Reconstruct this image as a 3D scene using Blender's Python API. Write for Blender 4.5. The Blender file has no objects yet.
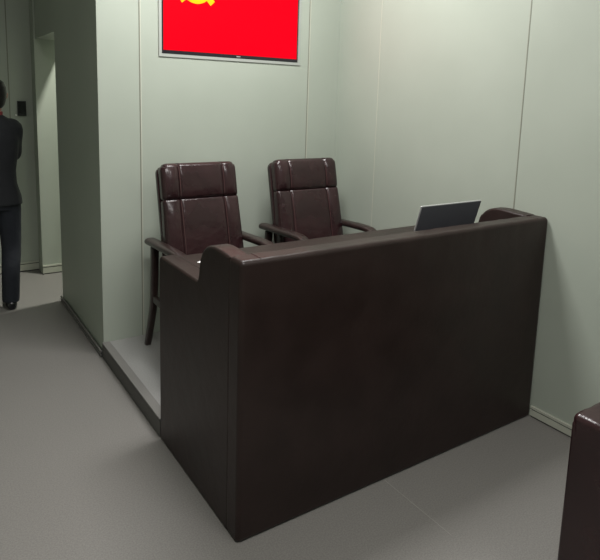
import bpy, bmesh, math, random
from mathutils import Vector, Matrix, Euler
random.seed(7)
S = bpy.context.scene
COL = S.collection
pi = math.pi

# ------------------------------------------------------------------ materials
def mat(name, col, rough=.5, metal=0, spec=.5, coat=0, emit=None, estr=0):
    m = bpy.data.materials.new(name); m.use_nodes = True
    b = m.node_tree.nodes['Principled BSDF']
    b.inputs['Base Color'].default_value = (*col, 1)
    b.inputs['Roughness'].default_value = rough
    b.inputs['Metallic'].default_value = metal
    b.inputs['Specular IOR Level'].default_value = spec
    b.inputs['Coat Weight'].default_value = coat
    if emit:
        b.inputs['Emission Color'].default_value = (*emit, 1)
        b.inputs['Emission Strength'].default_value = estr
    return m

def noise_col(m, c1, c2, scale, lo=.35, hi=.65, detail=4, rough=None):
    nt = m.node_tree; N = nt.nodes; L = nt.links; b = N['Principled BSDF']
    tc = N.new('ShaderNodeTexCoord'); n = N.new('ShaderNodeTexNoise')
    n.inputs['Scale'].default_value = scale; n.inputs['Detail'].default_value = detail
    r = N.new('ShaderNodeValToRGB')
    r.color_ramp.elements[0].position = lo; r.color_ramp.elements[0].color = (*c1, 1)
    r.color_ramp.elements[1].position = hi; r.color_ramp.elements[1].color = (*c2, 1)
    L.new(tc.outputs['Object'], n.inputs['Vector']); L.new(n.outputs['Fac'], r.inputs['Fac'])
    L.new(r.outputs['Color'], b.inputs['Base Color'])
    if rough:
        mr = N.new('ShaderNodeMapRange'); mr.inputs['To Min'].default_value = rough[0]; mr.inputs['To Max'].default_value = rough[1]
        L.new(n.outputs['Fac'], mr.inputs['Value']); L.new(mr.outputs['Result'], b.inputs['Roughness'])
    return tc

def bump(m, layers):
    nt = m.node_tree; N = nt.nodes; L = nt.links; b = N['Principled BSDF']
    tc = N.new('ShaderNodeTexCoord'); prev = None
    for kind, scale, strength, dist in layers:
        if kind == 'v':
            t = N.new('ShaderNodeTexVoronoi'); out = 'Distance'
        else:
            t = N.new('ShaderNodeTexNoise'); out = 'Fac'; t.inputs['Detail'].default_value = 3
        t.inputs['Scale'].default_value = scale
        L.new(tc.outputs['Object'], t.inputs['Vector'])
        bp = N.new('ShaderNodeBump'); bp.inputs['Strength'].default_value = strength; bp.inputs['Distance'].default_value = dist
        L.new(t.outputs[out], bp.inputs['Height'])
        if prev: L.new(prev.outputs['Normal'], bp.inputs['Normal'])
        prev = bp
    L.new(prev.outputs['Normal'], b.inputs['Normal'])

M = {}
M['wall'] = mat('sage_wall_panel', (.43, .475, .40), .5, spec=.35)
noise_col(M['wall'], (.348, .384, .327), (.372, .409, .35), 1.6, rough=(.42, .55))
M['trim'] = mat('trim_sage', (.46, .475, .40), .4)
M['seam'] = mat('panel_seam', (.20, .205, .165), .6)
M['pale_trim'] = mat('pale_frame', (.345, .365, .335), .4)
M['weld'] = mat('floor_weld', (.27, .265, .24), .5)
M['groove'] = mat('dark_groove', (.03, .03, .028), .7)
M['ceil'] = mat('ceiling_white', (.82, .82, .8), .8)
M['floor'] = mat('grey_vinyl', (.2, .2, .19), .45)
noise_col(M['floor'], (.168, .161, .149), (.213, .205, .19), 160, .38, .62, 6, rough=(.5, .66))
bump(M['floor'], [('n', 300, .06, .002)])
M['plat'] = mat('platform_vinyl', (.25, .25, .245), .5)
noise_col(M['plat'], (.235, .235, .225), (.275, .275, .265), 140, .38, .62, 5)
M['plat_edge'] = mat('platform_edge', (.17, .165, .155), .5)
M['riser'] = mat('platform_riser', (.07, .068, .062), .55)
M['desk'] = mat('dark_brown_leather', (.03, .019, .017), .42, spec=.32)
noise_col(M['desk'], (.0175, .0102, .0088), (.024, .0142, .0125), 5, rough=(.32, .44))
bump(M['desk'], [('v', 420, .12, .001), ('n', 9, .25, .01)])
M['leather'] = mat('maroon_leather', (.05, .02, .02), .34, spec=.5)
noise_col(M['leather'], (.020, .0088, .0096), (.028, .012, .013), 7, rough=(.17, .3))
bump(M['leather'], [('v', 350, .1, .001), ('n', 22, .3, .008)])
M['piping'] = mat('leather_piping', (.06, .03, .03), .2)
M['wood'] = mat('dark_wood', (.035, .022, .019), .3)
noise_col(M['wood'], (.019, .0115, .0105), (.03, .018, .016), 14, rough=(.25, .38))
M['black'] = mat('black_plastic', (.008, .008, .01), .3)
M['bezel'] = mat('screen_bezel', (.012, .009, .014), .25)
M['red'] = mat('red_screen', (0, 0, 0), .5, spec=.03, emit=(1, 0, .012), estr=1.0)
M['yellow'] = mat('yellow_emblem', (0, 0, 0), .5, spec=.03, emit=(1, .82, .02), estr=1.0)
M['silver'] = mat('silver_metal', (.62, .63, .63), .3, metal=.6)
M['lid'] = mat('charcoal_lid', (.075, .078, .09), .5)
M['keys'] = mat('key_black', (.012, .012, .013), .5)
M['lcd'] = mat('dark_lcd', (.006, .006, .008), .12)
M['paper'] = mat('white_paper', (.85, .85, .84), .7)
M['white'] = mat('white_plastic', (.8, .8, .78), .4)
M['skin'] = mat('skin', (.36, .2, .15), .5)
M['hair'] = mat('black_hair', (.008, .007, .007), .45)
bump(M['hair'], [('n', 120, .4, .004)])
M['jacket'] = mat('black_jacket', (.011, .0125, .0155), .8)
bump(M['jacket'], [('n', 14, .5, .02)])
M['trousers'] = mat('navy_trousers', (.014, .017, .024), .85)
bump(M['trousers'], [('n', 12, .5, .02)])
M['shoe'] = mat('black_shoe', (.008, .008, .009), .22)
M['collar'] = mat('dark_red_collar', (.2, .018, .025), .7)
M['eye'] = mat('eye_dark', (.02, .015, .012), .2)
M['lip'] = mat('lips', (.42, .2, .17), .5)

# ------------------------------------------------------------------ mesh helpers
def link(name, bm, m, parent=None, smooth=True, wn=True, world=True):
    bmesh.ops.recalc_face_normals(bm, faces=bm.faces)
    me = bpy.data.meshes.new(name)
    if parent is not None and world:
        p = parent
        while p is not None:
            bmesh.ops.translate(bm, verts=bm.verts, vec=-p.location); p = p.parent
    if smooth:
        for f in bm.faces: f.smooth = True
        for e in bm.edges:
            if len(e.link_faces) == 2 and e.calc_face_angle(0) > math.radians(46): e.smooth = False
    bm.to_mesh(me); bm.free()
    me.materials.append(m)
    o = bpy.data.objects.new(name, me); COL.objects.link(o)
    if parent is not None: o.parent = parent
    if smooth and wn:
        w = o.modifiers.new('wn', 'WEIGHTED_NORMAL'); w.keep_sharp = True
    return o

def thing(name, label, cat, loc=(0, 0, 0), group=None):
    o = bpy.data.objects.new(name, None); COL.objects.link(o); o.location = loc
    o.empty_display_size = .1
    return tag(o, label, cat, group)
def tag(o, label, cat, group=None):
    o['label'] = label; o['category'] = cat
    if group: o['group'] = group
    return o
def struct(name, bm, m, label=None, parent=None, smooth=False):
    o = link(name, bm, m, parent, smooth, smooth); 
    if parent is None: o['kind'] = 'structure'
    if label: o['label'] = label; o['category'] = name.split('_')[0]
    return o
def box(bm, a, b):
    vs = [bm.verts.new((x, y, z)) for x in (a[0], b[0]) for y in (a[1], b[1]) for z in (a[2], b[2])]
    for f in ((0, 1, 3, 2), (4, 6, 7, 5), (0, 4, 5, 1), (2, 3, 7, 6), (0, 2, 6, 4), (1, 5, 7, 3)):
        bm.faces.new([vs[i] for i in f])
    return bm
def boxes(*ab):
    bm = bmesh.new()
    for a, b in ab: box(bm, a, b)
    return bm

def rbox(dims, r, n=(6, 6, 6), seg=4, disp=None, bm=None, mx=None):
    """rounded box centred on the origin; disp(co, nrm) -> co reshapes it"""
    bm = bm or bmesh.new()
    h = [d / 2 for d in dims]
    r = min(r, min(h) * .999)
    ax = []
    for i in range(3):
        inner = h[i] - r
        s = [inner * (2 * k / n[i] - 1) for k in range(n[i] + 1)]
        e = [inner + r * math.tan(pi / 4 * k / seg) for k in range(1, seg + 1)]
        ax.append([-v for v in reversed(e)] + s + e)
    cache = {}
    def v(p):
        k = tuple(round(c, 6) for c in p)
        if k not in cache:
            q = Vector([max(-(h[i] - r), min(h[i] - r, p[i])) for i in range(3)])
            d = Vector(p) - q
            nn = d.normalized() if d.length > 1e-9 else Vector((0, 0, 1))
            co = q + nn * r
            if disp: co = disp(co, nn)
            if mx: co = mx @ co
            cache[k] = bm.verts.new(co)
        return cache[k]
    for a in range(3):
        b, c = (a + 1) % 3, (a + 2) % 3
        for s in (-1, 1):
            for i in range(len(ax[b]) - 1):
                for j in range(len(ax[c]) - 1):
                    q = []
                    for (ii, jj) in ((i, j), (i + 1, j), (i + 1, j + 1), (i, j + 1)):
                        p = [0, 0, 0]; p[a] = s * h[a]; p[b] = ax[b][ii]; p[c] = ax[c][jj]; q.append(v(p))
                    if len(set(q)) >= 3:
                        try: bm.faces.new(list(dict.fromkeys(q)))
                        except ValueError: pass
    return bm
def rb(a, b, r, **k):
    c = [(a[i] + b[i]) / 2 for i in range(3)]
    return rbox([b[i] - a[i] for i in range(3)], r, mx=k.pop('mx', Matrix.Identity(4)) @ Matrix.Translation(c), **k)

def prism_x(pts, x0, x1, bev, seg=4):
    """closed outline in YZ pushed from x0 to x1 with rounded outline edges"""
    bm = bmesh.new()
    A = [bm.verts.new((x0, y, z)) for y, z in pts]; B = [bm.verts.new((x1, y, z)) for y, z in pts]
    fa = bm.faces.new(A); fb = bm.faces.new(list(reversed(B)))
    n = len(pts)
    for i in range(n): bm.faces.new((A[i], B[i], B[(i + 1) % n], A[(i + 1) % n]))
    bmesh.ops.recalc_face_normals(bm, faces=bm.faces)
    bmesh.ops.bevel(bm, geom=list(fa.edges) + list(fb.edges), offset=bev, segments=seg, affect='EDGES', clamp_overlap=False, profile=.5)
    return bm

def loft(bm, rings, cap=True):
    """rings: lists of equal count points; builds a closed tube"""
    R = [[bm.verts.new(p) for p in r] for r in rings]
    for a, b in zip(R, R[1:]):
        n = len(a)
        for i in range(n): bm.faces.new((a[i], a[(i + 1) % n], b[(i + 1) % n], b[i]))
    if cap:
        bm.faces.new(list(reversed(R[0]))); bm.faces.new(R[-1])
    return bm
def ring(c, ux, uy, rx, ry, n=20, p=2.0):
    out = []
    for k in range(n):
        t = 2 * pi * k / n; ct, st = math.cos(t), math.sin(t)
        x = math.copysign(abs(ct) ** (2 / p), ct) * rx; y = math.copysign(abs(st) ** (2 / p), st) * ry
        out.append(Vector(c) + Vector(ux) * x + Vector(uy) * y)
    return out
def sweep(bm, path, radii, n=16, p=2.0, up=(0, 0, 1)):
    """path points, radii (rx sideways, ry along up) -> tube with parallel section"""
    P = [Vector(q) for q in path]; rings = []
    for i, c in enumerate(P):
        t = (P[min(i + 1, len(P) - 1)] - P[max(i - 1, 0)]).normalized()
        u = Vector(up); 
        if abs(t.dot(u)) > .95: u = Vector((0, 1, 0)) if abs(t.y) < .9 else Vector((1, 0, 0))
        sx = t.cross(u).normalized(); sy = sx.cross(t).normalized()
        rr = radii[i] if isinstance(radii, list) else radii
        if not isinstance(rr, tuple): rr = (rr, rr)
        rings.append(ring(c, sx, sy, rr[0], rr[1], n, p))
    return loft(bm, rings)
def spline(pts, k=6):
    P = [Vector(p) for p in pts]; out = []
    for i in range(len(P) - 1):
        p0 = P[max(i - 1, 0)]; p1 = P[i]; p2 = P[i + 1]; p3 = P[min(i + 2, len(P) - 1)]
        for j in range(k):
            t = j / k
            out.append(.5 * ((2 * p1) + (p2 - p0) * t + (2 * p0 - 5 * p1 + 4 * p2 - p3) * t * t + (3 * p1 - p0 - 3 * p2 + p3) * t ** 3))
    out.append(P[-1]); return out
def bake(o, mods):
    for typ, kw in mods:
        md = o.modifiers.new(typ, typ)
        for k, v in kw.items(): setattr(md, k, v)
    dg = bpy.context.evaluated_depsgraph_get(); dg.update()
    me = bpy.data.meshes.new_from_object(o.evaluated_get(dg))
    old = o.data; o.modifiers.clear(); o.data = me; bpy.data.meshes.remove(old)
    for p in me.polygons: p.use_smooth = True
    return o

# ------------------------------------------------------------------ dimensions (metres)
W = 1.843      # width between the desk's left end and the right wall
D = 1.909      # back wall
D2 = 3.147     # near jamb of the corridor opening
D3 = 3.967     # far jamb
D4 = 4.15      # end wall of the corridor
HC = 3.4      # ceiling
HD = 2.17      # head of the opening
TW = .25       # thickness of the corridor wall

# ------------------------------------------------------------------ setting
struct('floor', boxes(((-2.7, -4.4, -.05), (3.2, 6, 0))), M['floor'])
struct('ceiling', boxes(((-2.7, -4.4, HC), (3.2, 6, HC + .05))), M['ceil'])
struct('wall_right', boxes(((W, -4.4, 0), (W + .1, D, HC))), M['wall'])
tx0, tx1, tz0 = .4196, 1.4588, 1.980       # the television and the niche it sits in
tz1 = tz0 + .605
XC = .011                                   # corner of back wall and corridor wall
struct('wall_back', boxes(((XC, D, 0), (tx0 - .003, D + .1, HC)), ((tx1 + .003, D, 0), (W + .1, D + .1, HC)), ((tx0 - .003, D, 0), (tx1 + .003, D + .1, tz0 - .003)),
       ((tx0 - .003, D, tz1 + .003), (tx1 + .003, D + .1, HC)), ((tx0 - .003, D + .04, tz0 - .003), (tx1 + .003, D + .1, tz1 + .003))), M['wall'])
struct('wall_corridor', boxes(((XC, D + .1, 0), (TW, D2, HC)), ((XC, D2, HD), (TW, D3, HC)), ((0, D3, 0), (TW, D4, HC))), M['wall'])
struct('wall_end', boxes(((-2.7, D4, 0), (3.2, D4 + .1, HC))), M['wall'])
struct('wall_left', boxes(((-2.8, -4.4, 0), (-2.7, 6, HC))), M['wall'])
struct('wall_front', boxes(((-2.7, -4.5, 0), (W + .1, -4.4, HC))), M['wall'])
struct('wall_far', boxes(((3.1, D + .1, 0), (3.2, D4, HC))), M['wall'])

# baseboards: metal channel with a dark line above and below
def skirting(name, a, b, nrm, h=.064, t=.012, m='trim'):
    """a, b floor points; nrm outward from the wall"""
    n = Vector((*nrm, 0)); a = Vector((*a, 0)); b = Vector((*b, 0)); 
    def slab(z0, z1, th):
        p, q = a.copy(), b + n * th
        return ((min(p.x, q.x), min(p.y, q.y), z0), (max(p.x, q.x), max(p.y, q.y), z1))
    o = struct(name, boxes(slab(.010, h - .022, t), slab(h - .014, h, t)), M[m])
    link('groove', boxes(slab(0, h - .004, t * .4)), M['groove'], o, smooth=False, world=False)
    return o
skirting('baseboard_right', (W, -4.4), (W, -.002), (-1, 0))
skirting('baseboard_corridor', (0, D + .002), (0, D2), (-1, 0), h=.045, t=.009, m='plat_edge')
skirting('baseboard_end', (-2.7, D4), (-.003, D4), (0, -1), h=.09)
skirting('baseboard_jamb', (0, D3), (TW, D3), (0, -1), h=.085)

# raised staff platform behind the desk
pl = struct('platform', boxes(((.05, .1, 0), (W - .001, D - .001, .1))), M['plat'])
struct('trim_1', rb((0, .846, .0), (.05, D - .001, .094), .004, n=(1, 1, 1), seg=2), M['riser'])
struct('trim_2', rb((.0, .846, .0945), (.0495, D - .001, .103), .003, n=(1, 1, 1), seg=2), M['plat_edge'])
# panel joints
n_tr = 3
def joint(a, b, m='seam'):
    global n_tr
    struct('trim_%d' % n_tr, boxes((a, b)), M[m]); n_tr += 1
def joint_back(x, z0=.101, z1=HC):
    joint((x - .003, D - .0015, z0), (x + .003, D, z1)); joint((x + .003, D - .004, z0), (x + .010, D, z1), 'trim')
joint_back(.272); joint_back(1.558)
for y, z0 in ((.226, .101), (1.43, .101), (-.98, .07), (-2.18, .07)):
    joint((W - .0015, y - .003, z0), (W, y + .003, HC), 'trim' if y > 1 else 'seam')
for x in (-.195, -1.1):
    joint((x - .004, D4 - .0015, .09), (x + .004, D4, HC))
joint((.758, -.40, 0), (.7615, -.002, .0008), 'weld')      # welded joint in the floor sheet

# ------------------------------------------------------------------ television in its wall frame
g = .022
bm = boxes(((tx0 - g, D - .006, tz0 - g), (tx1 + g, D, tz0 - .003)), ((tx0 - g, D - .006, tz1 + .003), (tx1 + g, D, tz1 + g)),
           ((tx0 - g, D - .006, tz0 - .003), (tx0 - .003, D, tz1 + .003)), ((tx1 + .003, D - .006, tz0 - .003), (tx1 + g, D, tz1 + .003)))
fr = struct('trim_%d' % n_tr, bm, M['pale_trim']); n_tr += 1
link('shadow_gap', boxes(((tx0 - g - .003, D - .002, tz0 - g - .003), (tx1 + g + .003, D, tz0 - g)), ((tx0 - g - .003, D - .002, tz0 - g), (tx0 - g, D, tz1 + g)), ((tx1 + g, D - .002, tz0 - g), (tx1 + g + .003, D, tz1 + g))), M['seam'], fr, smooth=False, world=False)

tv = thing('television', 'wall-mounted television showing a red flag with a yellow emblem, above the chairs', 'television', (.94, D, tz0))
link('housing', rb((tx0, D - .002, tz0), (tx1, D + .039, tz1), .003, n=(2, 2, 2), seg=2), M['bezel'], tv)
sy = D - .0030
scr = link('screen', boxes(((tx0 + .009, sy, tz0 + .021), (tx1 - .009, sy + .004, tz1 - .009))), M['red'], tv, smooth=False)
scr['label'] = 'glowing red screen'
# hammer and sickle of the flag
def flat(bm, pts, y0, y1):
    A = [bm.verts.new((x, y0, z)) for x, z in pts]; B = [bm.verts.new((x, y1, z)) for x, z in pts]
    bm.faces.new(A); bm.faces.new(list(reversed(B))); n = len(pts)
    for i in range(n): bm.faces.new((A[i], B[i], B[(i + 1) % n], A[(i + 1) % n]))
bm = bmesh.new(); cx, cz = .655, 2.425
out, inn = [], []
for k in range(29):
    t = k / 28; a = math.radians(-128 + t * 233)
    th =   .040 * min(1, .75 + t) * max(0, 1 - t ** 3)
    out.append((cx +   .115 * math.cos(a), cz +   .115 * math.sin(a)))
    inn.append((cx - .003 * t + (.115 - th) * math.cos(a), cz + (.115 - th) * math.sin(a)))
for k in range(28):
    q = [out[k], out[k + 1], inn[k + 1], inn[k]]
    if k == 27: q = [out[27], out[28], inn[27]]
    flat(bm, q, sy - .0006, sy)
def bar(bm, p, q, w):
    d = (Vector(q) - Vector(p)).normalized(); nn = Vector((-d.y, d.x)) * w / 2
    flat(bm, [tuple(Vector(p) + nn), tuple(Vector(q) + nn), tuple(Vector(q) - nn), tuple(Vector(p) - nn)], sy - .0009, sy)
bar(bm, (.588, 2.352), (.546, 2.318), .028)
bar(bm, (.600, 2.500), (.772, 2.322), .042)
bar(bm, (.560, 2.455), (.635, 2.528), .050)
em = link('emblem', bm, M['yellow'], scr, smooth=False); em['label'] = 'yellow hammer and sickle'
lg = link('brand_mark', boxes(((.955, sy - .0008, tz0 + .007), (.985, sy + .002, tz0 + .012))), M['silver'], tv, smooth=False); lg['label'] = 'tiny pale mark on the lower bezel'

# ------------------------------------------------------------------ judge's desk
def desk():
    t = thing('upholstered_desk', 'large dark brown leather desk with raised front, before the two chairs', 'desk', (W / 2, .42, 0))
    rr = random.Random(3)
    ph = [rr.uniform(0, 6.28) for _ in range(8)]
    xw, T = W - .004, .10
    def dfront(co, nn):
        x, y, z = co
        # hand-sewn upholstery: slight swelling and puckers along the top roll
        if z > .42:
            k = (math.sin(x * 41 + ph[0]) + math.sin(x * 67 + ph[1]) + math.sin(x * 23 + ph[2])) / 3
            co = co + nn * .0016 * k
        if nn.y < -.9: co = co + Vector((0, -.003 * math.cos(pi * x / xw) * math.cos(pi * z / 1.15), 0))
        return co
    link('front_panel', rbox((xw, T, 1.134), .02, n=(60, 2, 40), seg=5, disp=dfront, mx=Matrix.Translation((xw / 2, T / 2, .567))), M['desk'], t)
    prof = [(.085, 0), (.84, 0), (.84, .925)]
    prof += [(.84 - .03 * (1 - math.cos(a)), .925 + .03 * math.sin(a)) for a in (pi / 6, pi / 3, pi / 2)]
    prof += [(.70, .955), (.56, .955), (.45, .955), (.40, .956)]
    prof += [tuple(p)[:2] for p in spline([(.385, .962, 0), (.376, .985, 0), (.371, 1.02, 0), (.358, 1.07, 0), (.331, 1.115, 0), (.287, 1.143, 0), (.235, 1.153, 0), (.17, 1.153, 0), (.085, 1.146, 0)], 3)]
    low = [(y, z - (.016 * min(1, (z - 1) / .12) if z > 1 else 0)) for y, z in prof]
    link('end_panel', prism_x(low, 0, .088, .014), M['desk'], t)
    prof = [(y + (.03 if .11 < y < .5 and z > .957 else 0), z - (.010 if z > 1.1 else 0)) for y, z in prof]
    link('end_panel', prism_x(prof, W - .09, W - .003, .014), M['desk'], t)
    link('work_surface', rb((.089, .102, .905), (W - .091, .822, .945), .012, n=(8, 4, 1), seg=3), M['desk'], t)
    link('modesty_board', rb((.089, .60, .103), (W - .091, .62, .904), .004, n=(1, 1, 1), seg=2), M['desk'], t)
    # double row of stitching that joins ledge and end panels
    for s in (0.089, W - .091):
        bm = bmesh.new()
        for k in range(7):
            y = .012 + k * .012
            rbox((.0026, .008, .0024), .001, n=(1, 1, 1), seg=1, bm=bm, mx=Matrix.Translation((s, y, 1.1345)))
        link('stitching', bm, M['piping'], t)
    return t
desk()

# second desk, mostly outside the frame
def side_table():
    x0, x1, y0, y1, h = .762, W - .014, -1.50, -.838, .75
    t = thing('upholstered_table', 'lower brown leather desk with a puckered seam, cut off by the right frame edge', 'desk', ((x0 + x1) / 2, (y0 + y1) / 2, 0))
    ph = [random.uniform(0, 6.28) for _ in range(6)]
    def dtop(co, nn):
        k = math.sin(co.y * 95 + ph[0]) * .6 + math.sin(co.y * 53 + ph[1]) * .5 + math.sin(co.x * 84 + ph[2]) * .6 + math.sin(co.x * 49 + ph[3]) * .4
        e = max(abs(nn.x), abs(nn.y)) * abs(nn.z)
        return co + nn * .0026 * k * e
    link('top', rb((x0, y0, h - .10), (x1, y1, h), .022, n=(50, 40, 3), seg=5, disp=dtop), M['leather'], t)
    link('end_panel', rb((x0 + .001, y0 + .001, 0), (x0 + .10, y1 - .001, h - .03), .01, n=(3, 10, 10), seg=3), M['leather'], t)
    link('end_panel', rb((x1 - .10, y0 + .001, 0), (x1 - .001, y1 - .001, h - .03), .01, n=(3, 10, 10), seg=3), M['leather'], t)
    link('front_panel', rb((x0 + .1, y1 - .12, 0), (x1 - .1, y1 - .05, h - .1), .01, n=(6, 2, 6), seg=2), M['leather'], t)
    return t
side_table()

# ------------------------------------------------------------------ chairs
def chair(x, yb, label, w=.52, arm_r=.83, arm_f=.845, armo=.325, ytop=1.70, ztop=1.285, aback=-.005):
    """x centre, yb: y of the seat centre; ytop: rear of backrest top"""
    Z = .1
    t = thing('office_armchair', label, 'chair', (x, yb, Z), 'leather armchairs behind the desk')
    # backrest frame: base point and tilt
    lean = math.radians(13)
    tb = .10
    zb = .50                                   # foot of the backrest
    Hh = (ztop - zb) / math.cos(lean)
    R = Matrix.Rotation(-lean, 4, 'X')
    ybase = ytop - math.sin(lean) * Hh - .03
    B = Matrix.Translation((x, ybase, zb)) @ R          # local: x across, y depth (front at -), z up along the back
    seam = w * .29
    def corner(co, hw, hh, rc=.045):
        # round the two upper corners of the outline
        dx, dz = abs(co.x) - (hw - rc), co.z - (hh - rc)
        if dx > 0 and dz > 0:
            k = max(dx, dz) / math.hypot(dx, dz)
            co = Vector((math.copysign(hw - rc + dx * k, co.x), co.y, hh - rc + dz * k))
        return co
    # shell behind
    link('back_shell', rbox((w, .05, Hh - .01), .016, n=(24, 2, 40), seg=4, disp=lambda co, nn: corner(co, w / 2, (Hh - .01) / 2), mx=B @ Matrix.Translation((0, .0, Hh / 2 - .005))), M['leather'], t)
    def cush(h, top):
        def f(co, nn):
            u, v = co.x / (w / 2), co.z / (h / 2)
            if nn.y < -.2:
                bul = .016 * (1 - u ** 4) * (1 - abs(v) ** 3)
                gr = sum(math.exp(-((co.x - s) / .007) ** 2) for s in (-seam, seam)) * .010
                a = (abs(co.x) - seam) / (w / 2 - seam)
                edge = -.011 * math.sin(pi * a) * (1 - abs(v) ** 4) if a > 0 else 0
                co = co + Vector((0, -bul + gr + edge, 0))
            return co
        return f
    hr = Hh * .285
    hb = Hh - hr + .012
    wc = w - .002
    def wide(k0, k1, h, base):
        def g(co, nn):
            co = base(co, nn); v = co.z / h + .5
            return Vector((co.x * (k0 + (k1 - k0) * v), co.y, co.z))
        return g
    link('headrest', rbox((wc, .075, hr), .024, n=(44, 3, 16), seg=5, disp=lambda co, nn: corner(cush(hr, 1)(co, nn), wc / 2, hr / 2), mx=B @ Matrix.Translation((0, -.058, Hh - hr / 2))), M['leather'], t)
    link('backrest', rbox((wc, .075, hb), .022, n=(44, 3, 30), seg=5, disp=wide(1.055, 1.0, hb, cush(hb, 0)), mx=B @ Matrix.Translation((0, -.058, hb / 2))), M['leather'], t)
    for s in (-seam, seam):
        for z0, z1, h in ((.12, hb - .02, hb), (Hh - hr + .025, Hh - .025, hr)):
            pts = []
            for k in range(15):
                z = z0 + (z1 - z0) * k / 14
                c = hb / 2 if h == hb else Hh - hr / 2
                v = (z - c) / (h / 2)
                u = s / (w / 2)
                y = -.058 - .0375 - .016 * (1 - u ** 4) * (1 - abs(v) ** 3) + .0035
                pts.append(B @ Vector((s + .004, y, z)))
            link('seam_piping', sweep(bmesh.new(), pts, .0035, 6, up=(1, 0, 0)), M['piping'], t)
    # edge piping along both sides of the shell
    for s in (-1, 1):
        bm = sweep(bmesh.new(), [B @ Vector((s * (w / 2 - .001), -.021, z)) for z in [.06 + (Hh - .12) * k / 12 for k in range(13)]], .006, 8, up=(1, 0, 0))
        link('edge_piping', bm, M['leather'], t)
    # seat
    sy1 = ybase - .03; sy0 = sy1 - .53
    def dseat(co, nn):
        if nn.z > .3:
            u, v = co.x / .26, co.y / .27
            co = co + Vector((0, 0, .02 * (1 - u ** 4) * (1 - v ** 4)))
        return co
    link('seat', rbox((w + .01, sy1 - sy0, .12), .035, n=(20, 20, 3), seg=5, disp=dseat, mx=Matrix.Translation((x, (sy0 + sy1) / 2, Z + .40)) @ Matrix.Rotation(math.radians(-2), 4, 'X')), M['leather'], t)
    link('seat_frame', rb((x - w / 2 + .01, sy0 + .03, Z + .28), (x + w / 2 - .01, sy1 + .03, Z + .338), .008, n=(2, 2, 1), seg=2), M['wood'], t)
    # arms and legs
    aw = armo - .038
    yr = ytop + aback; yf = yr - .59
    for s in (-1, 1):
        ax = x + s * aw
        path = spline([(ax, yr, arm_r), (ax, yr - .05, arm_r + .001), (ax, yr - .2, (arm_r * 2 + arm_f) / 3 + .003), (ax, yf + .12, arm_f + .002), (ax, yf + .04, arm_f - .012), (ax, yf, arm_f - .045), (ax, yf - .008, arm_f - .085)], 5)
        path = [Vector(p) - Vector((0, 0, .022)) for p in path]
        n = len(path); rad = []
        for i in range(n):
            k = i / (n - 1)
            a = min(1, .55 + i * .15) if i < 4 else 1
            rad.append((.038 * a * (1 - .12 * k), .022 * a))
        bm = sweep(bmesh.new(), path, rad, 18, 2.6)
        link('armrest', bm, M['wood'], t)
        def leg(pts, r0, r1):
            P = spline(pts, 5); n = len(P)
            b = sweep(bmesh.new(), P, [(r0 + (r1 - r0) * i / (n - 1),) * 2 for i in range(n)], 14, 4, up=(0, 1, 0))
            link('leg', b, M['wood'], t)
        leg([(ax, yf - .004, arm_f - .10), (ax, yf + .015, Z + .45), (ax, yf + .012, Z + .3), (ax, yf - .01, Z + .012), (ax, yf - .01, Z)], .023, .018)
        leg([(ax, yr - .10, arm_r - .046), (ax, yr - .085, Z + .45), (ax, yr - .06, Z + .28), (ax, yr + .045, Z + .012), (ax, yr + .05, Z)], .024, .018)
        link('side_rail', rb((ax - .014, yf + .01, Z + .33), (ax + .014, yr - .07, Z + .375), .006, n=(1, 3, 1), seg=2), M['wood'], t)
    return t
chair(.538, 1.27, 'dark maroon leather armchair at the left end of the desk, nearer the corridor', w=.508, ytop=1.705)
chair(1.392, 1.32, 'dark maroon leather armchair nearer the laptop and the corner of the right wall', w=.53, ytop=1.775, ztop=1.275)

# ------------------------------------------------------------------ laptop
def laptop():
    zt = .9455; x0, x1 = 1.088, 1.527; yh = .275; L = .272; dep = .27
    t = thing('laptop', 'open laptop with dark lid and silver edge, on the desk behind the front ledge', 'laptop', ((x0 + x1) / 2, yh + .12, zt))
    xc = (x0 + x1) / 2; w = x1 - x0
    base = link('base', rb((x0, yh + .008, zt), (x1, yh + dep, zt + .016), .006, n=(2, 2, 1), seg=3), M['silver'], t)
    bm = bmesh.new()
    for r in range(5):
        for c in range(14):
            box(bm, (x0 + .03 + c * .0252, yh + .03 + r * .022, zt + .0155), (x0 + .03 + c * .0252 + .021, yh + .03 + r * .022 + .018, zt + .0175))
    link('keyboard', bm, M['keys'], base, smooth=False)
    link('touchpad', boxes(((xc - .06, yh + .16, zt + .0155), (xc + .06, yh + .245, zt + .0166))), M['lid'], base, smooth=False)
    # lid leans towards the front ledge
    R = Matrix.Translation((xc, yh, zt + .012)) @ Matrix.Rotation(math.radians(16), 4, 'X')
    lid = link('lid', rbox((w, .008, L), .0035, n=(2, 1, 2), seg=3, mx=R @ Matrix.Translation((0, 0, L / 2))), M['silver'], t); lid['label'] = 'lid with silver edge'
    a = link('lid_back', rbox((w - .008, .002, L - .008), .0009, n=(2, 1, 2), seg=1, mx=R @ Matrix.Translation((.002, -.0042, L / 2 - .001))), M['lid'], lid); a['label'] = 'charcoal outer face of the lid'
    link('screen', rbox((w - .02, .002, L - .03), .0009, n=(2, 1, 2), seg=1, mx=R @ Matrix.Translation((0, .0042, L / 2 + .002))), M['lcd'], lid)
    bm = sweep(bmesh.new(), [(x0 + .03, yh + .004, zt + .012), (x1 - .03, yh + .004, zt + .012)], .006, 10)
    link('hinge', bm, M['black'], t)
laptop()

# sheet of paper on the desk
bm = rbox((.21, .297, .0016), .0006, n=(4, 4, 1), seg=1, mx=Matrix.Translation((.285, .585, .9467)) @ Matrix.Rotation(math.radians(28), 4, 'Z'))
tag(link('paper_sheet', bm, M['paper'], None), 'white sheet of paper on the desk behind the left curved end panel', 'paper')
po = bpy.data.objects['paper_sheet']

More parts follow.
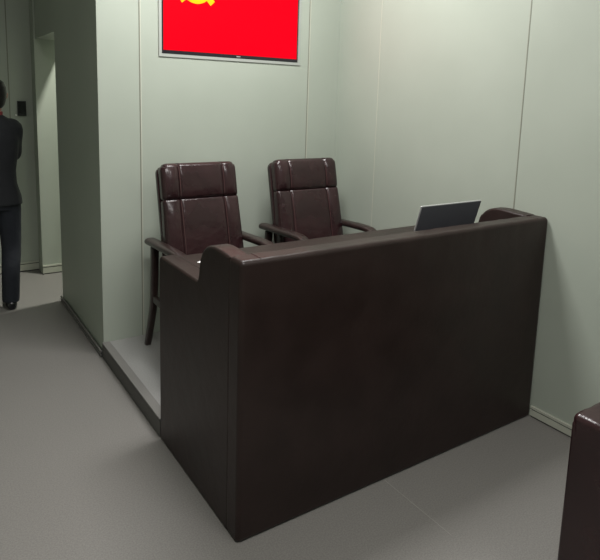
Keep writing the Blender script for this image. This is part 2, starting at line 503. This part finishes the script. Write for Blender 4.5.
# ------------------------------------------------------------------ wall devices
ap = thing('access_panel', 'black rectangular control panel on the grey wall beside the person', 'control panel', (-.097, D4 - .012, 1.548))
link('housing', rb((-.134, D4 - .024, 1.480), (-.060, D4 + .002, 1.616), .004, n=(1, 1, 1), seg=2), M['black'], ap)
link('screen', rb((-.127, D4 - .0256, 1.50), (-.067, D4 - .0235, 1.609), .0008, n=(1, 1, 1), seg=1), M['lcd'], ap)
tag(link('wall_button', rb((-.153, D4 - .014, 1.478), (-.139, D4 + .002, 1.494), .003, n=(1, 1, 1), seg=2), M['white'], None), 'tiny white button at the lower left of the black control panel', 'button')

# ------------------------------------------------------------------ person in the corridor, seen from behind
def person():
    px, py = -.447, 3.20
    t = thing('person', 'person in black jacket and dark trousers standing in the corridor with back turned', 'person', (px, py, 0))
    X, Y = (1, 0, 0), (0, 1, 0)
    def rg(z, rx, ry, dx=0, dy=0, p=2.3, n=28): return ring((px + dx, py + dy, z), X, Y, rx, ry, n, p)
    hx = .03                      # head leans a little to the right
    def limb(bm, pts, rad, n=16): sweep(bm, spline(pts, 5), _interp(rad, 5), n, up=(0, 1, 0))
    def _interp(r, k):
        out = []
        for i in range(len(r) - 1):
            for j in range(k): out.append(r[i] + (r[i + 1] - r[i]) * j / k)
        return out + [r[-1]]
    foot = {1: (px + .07, py - .03), -1: (px - .13, py + .10)}
    def legpts(s):
        fx, fy = foot[s]
        return [(px + s * .085, py, .93), (px + s * .09, py + .005, .80), ((px + s * .1 + fx) / 2 + .012 * s, (py + fy) / 2 + .025, .50), (fx + .01 * s, fy - .01, .30), (fx, fy, .08)]
    sh = 1.485
    elbow = lambda s: (px + s * .148, py + .06, 1.215)
    wrist = lambda s: (px + s * .07, py + .30, 1.235)
    shp = lambda s: (px + s * .13, py, sh - .075)
    # ---- body: one continuous surface
    bm = bmesh.new()
    loft(bm, [rg(.86, .13, .085), rg(.95, .15, .10), rg(1.1, .135, .085), rg(1.25, .15, .095), rg(1.38, .165, .09), rg(1.46, .12, .065), rg(1.5, .06, .055, dy=.005)])
    loft(bm, [rg(1.44, .06, .06, dy=0), rg(1.5, .056, .058, dx=.01, dy=.01), rg(1.58, .054, .06, dx=.024, dy=.02)])
    # head: skull, jaw, nose, ears
    hd = [(1.545, .038, .040, .055), (1.565, .052, .058, .045), (1.60, .064, .078, .032), (1.65, .072, .090, .024), (1.69, .076, .095, .02), (1.73, .073, .09, .018), (1.765, .055, .07, .016), (1.785, .025, .033, .014)]
    loft(bm, [rg(z, rx, ry, dx=hx * min(1, (z - 1.5) / .1), dy=dy, p=2.1) for z, rx, ry, dy in hd])
    sweep(bm, [(px + hx, py + .108, 1.69), (px + hx, py + .118, 1.665), (px + hx, py + .132, 1.642), (px + hx, py + .11, 1.632)], [.008, .010, .014, .010], 10, up=(1, 0, 0))
    for s in (-1, 1):
        sweep(bm, [(px + hx + s * .072, py + .018, 1.645), (px + hx + s * .083, py + .008, 1.66), (px + hx + s * .085, py + .004, 1.685), (px + hx + s * .075, py + .014, 1.70)], [.008, .010, .011, .007], 10, up=(0, 1, 0))
        P = legpts(s); limb(bm, P, [.078, .076, .052, .048, .036])
        fx, fy = foot[s]
        sweep(bm, [(fx, fy - .04, .045), (fx, fy, .05), (fx + s * .008, fy + .09, .04), (fx + s * .015, fy + .18, .028)], [.03, .036, .036, .028], 12)
        e, w_ = elbow(s), wrist(s)
        limb(bm, [(px + s * .08, py, sh - .06), shp(s), tuple((Vector(shp(s)) + Vector(e)) / 2), e, tuple((Vector(e) + Vector(w_)) / 2), w_], [.05, .052, .044, .037, .036, .026], 14)
        # hand: palm, four curled fingers, thumb
        wv = Vector(w_); d = (wv - Vector(e)).normalized(); up = Vector((0, 0, 1)); side = d.cross(up).normalized(); up = side.cross(d).normalized()
        sweep(bm, [wv - d * .01, wv + d * .03, wv + d * .065, wv + d * .088], [(.017, .026), (.014, .034), (.014, .039), (.012, .036)], 14, up=tuple(up))
        ins = -side if (side.x * s) > 0 else side            # palm faces the body's middle
        for k, ln in enumerate((.066, .074, .070, .056)):
            o = wv + d * .082 + up * (.029 - k * .019)
            p1 = o + d * ln * .45 + ins * .004; p2 = p1 + d * ln * .30 + ins * ln * .25; p3 = p2 + d * ln * .08 + ins * ln * .26
            sweep(bm, [o - d * .012, o + d * ln * .2, p1, p2, p3], [.0095, .0092, .0088, .008, .0068], 10, up=tuple(up))
        o = wv + d * .028 + up * .026
        sweep(bm, [o - up * .012, o + up * .016 + d * .014 + ins * .008, o + up * .022 + d * .042 + ins * .016, o + up * .017 + d * .064 + ins * .020], [.013, .0115, .0098, .0075], 10, up=tuple(side))
    b = link('body', bm, M['skin'], t, wn=False)
    bake(b, [('REMESH', dict(mode='VOXEL', voxel_size=.0052)), ('SMOOTH', dict(iterations=4, factor=.5))])
    # face details
    for s in (-1, 1):
        e = bmesh.new(); bmesh.ops.create_uvsphere(e, u_segments=12, v_segments=8, radius=.0105)
        bmesh.ops.translate(e, verts=e.verts, vec=(px + hx + s * .031, py + .1005, 1.675)); link('eye', e, M['eye'], b, wn=False)
    m_ = sweep(bmesh.new(), [(px + hx - .024, py + .099, 1.603), (px + hx - .01, py + .1095, 1.606), (px + hx + .01, py + .1095, 1.606), (px + hx + .024, py + .099, 1.603)], [.003, .006, .006, .003], 8); link('mouth', m_, M['lip'], b, wn=False)
    # hair: short cap over skull and nape
    bm = bmesh.new()
    H = [(1.575, .050, .030, -.030), (1.60, .066, .058, -.012), (1.64, .079, .079, -.004), (1.69, .086, .090, .004), (1.735, .085, .100, .012), (1.77, .070, .086, .014), (1.792, .042, .05, .012), (1.80, .014, .018, .012)]
    loft(bm, [rg(z, rx, ry, dx=hx * min(1, (z - 1.5) / .1), dy=dy, p=2.1) for z, rx, ry, dy in H])
    h = link('hair', bm, M['hair'], t, wn=False)
    bake(h, [('REMESH', dict(mode='VOXEL', voxel_size=.006)), ('SMOOTH', dict(iterations=3, factor=.5))])
    # collar
    bm = bmesh.new(); loft(bm, [rg(1.485, .074, .070, dx=.004, dy=.006), rg(1.52, .070, .067, dx=.01, dy=.008), rg(1.55, .066, .066, dx=.016, dy=.014)])
    link('collar', bm, M['collar'], t, wn=False)['label'] = 'dark red collar'
    # jacket
    bm = bmesh.new()
    loft(bm, [rg(.835, .192, .136), rg(.90, .186, .13), rg(1.0, .158, .115), rg(1.1, .155, .11), rg(1.22, .172, .118), rg(1.34, .188, .12), rg(1.44, .176, .105), rg(1.485, .142, .088), rg(1.512, .10, .078, dy=.005), rg(1.53, .072, .068, dy=.006)])
    for s in (-1, 1):
        e, w_ = elbow(s), wrist(s)
        limb(bm, [(px + s * .09, py, sh - .045), (px + s * .15, py, sh - .06), tuple((Vector(shp(s)) + Vector(e)) / 2 + Vector((s * .012, 0, 0))), e, tuple((Vector(e) + Vector(w_)) / 2), tuple(Vector(w_) - (Vector(w_) - Vector(e)).normalized() * .02)], [.062, .066, .060, .055, .050, .038], 16)
    j = link('jacket', bm, M['jacket'], t, wn=False)
    bake(j, [('REMESH', dict(mode='VOXEL', voxel_size=.009)), ('SMOOTH', dict(iterations=4, factor=.5))])
    bpy.context.view_layer.update()
    # trousers
    bm = bmesh.new()
    loft(bm, [rg(.80, .155, .112), rg(.90, .162, .118), rg(1.0, .145, .103)])
    for s in (-1, 1):
        P = legpts(s); fx, fy = foot[s]; P[-1] = (fx, fy - .005, .055)
        limb(bm, P, [.088, .092, .072, .068, .063])
    j = link('trousers', bm, M['trousers'], t, wn=False)
    bake(j, [('REMESH', dict(mode='VOXEL', voxel_size=.009)), ('SMOOTH', dict(iterations=3, factor=.5))])
    # shoes
    for s in (-1, 1):
        fx, fy = foot[s]; bm = bmesh.new()
        sec = [(-.072, .028, .050), (-.05, .040, .075), (.0, .043, .082), (.07, .046, .062), (.14, .048, .045), (.19, .038, .034), (.215, .016, .022)]
        rings = []
        for dy, rx, hz in sec:
            c = fx + s * .07 * max(0, dy)
            rings.append([Vector((c + rx * math.cos(2 * pi * k / 18), fy + dy, max(0, hz / 2 + .004 + hz / 2 * math.sin(2 * pi * k / 18)))) for k in range(18)])
        loft(bm, rings)
        sh_ = link('shoe', bm, M['shoe'], t, wn=False)
person()

# ------------------------------------------------------------------ lights: ceiling panels of the two rooms
def area(name, loc, sx, sy, power, col=(1, 1, 1)):
    l = bpy.data.lights.new(name, 'AREA'); l.shape = 'RECTANGLE'; l.size = sx; l.size_y = sy; l.energy = power; l.color = col
    o = bpy.data.objects.new(name, l); COL.objects.link(o); o.location = loc
    return o
area('ceiling_light_staff', (.62, .88, HC - .02), 1.2, .6, 80, (1, .985, .97))
area('ceiling_light_public', (.6, -2.1, HC - .02), .9, .6, 28, (1, .975, .955))
area('ceiling_light_hall', (-.6, -1.2, HC - .02), .6, .6, 49, (1, .975, .955))
area('ceiling_light_passage', (.72, 3.25, HC - .02), .15, .15, 80, (1, .985, .9))
w = bpy.data.worlds.new('world'); S.world = w; w.use_nodes = True
w.node_tree.nodes['Background'].inputs['Color'].default_value = (.5, .55, .55, 1)
w.node_tree.nodes['Background'].inputs['Strength'].default_value = .0

# ------------------------------------------------------------------ camera
cd = bpy.data.cameras.new('camera'); cam = bpy.data.objects.new('camera', cd); COL.objects.link(cam)
cam.location = (-.9532, -1.7959, 1.7212)
cam.rotation_euler = (1.4156, -.0299, -.5836)
cam.rotation_euler = Euler((1.4156, -.0299, -.5836), 'XYZ')
cd.sensor_fit = 'HORIZONTAL'; cd.sensor_width = 36
cd.lens = 584.19 / 600 * 36
cd.shift_x = 0
cd.shift_y = (189.2 - 280) / 600
cd.clip_start = .05
S.camera = cam
S.view_settings.view_transform = 'Standard'; S.view_settings.look = 'None'
S.view_settings.gamma = 1; S.view_settings.use_curve_mapping = False
S.view_settings.exposure = .06
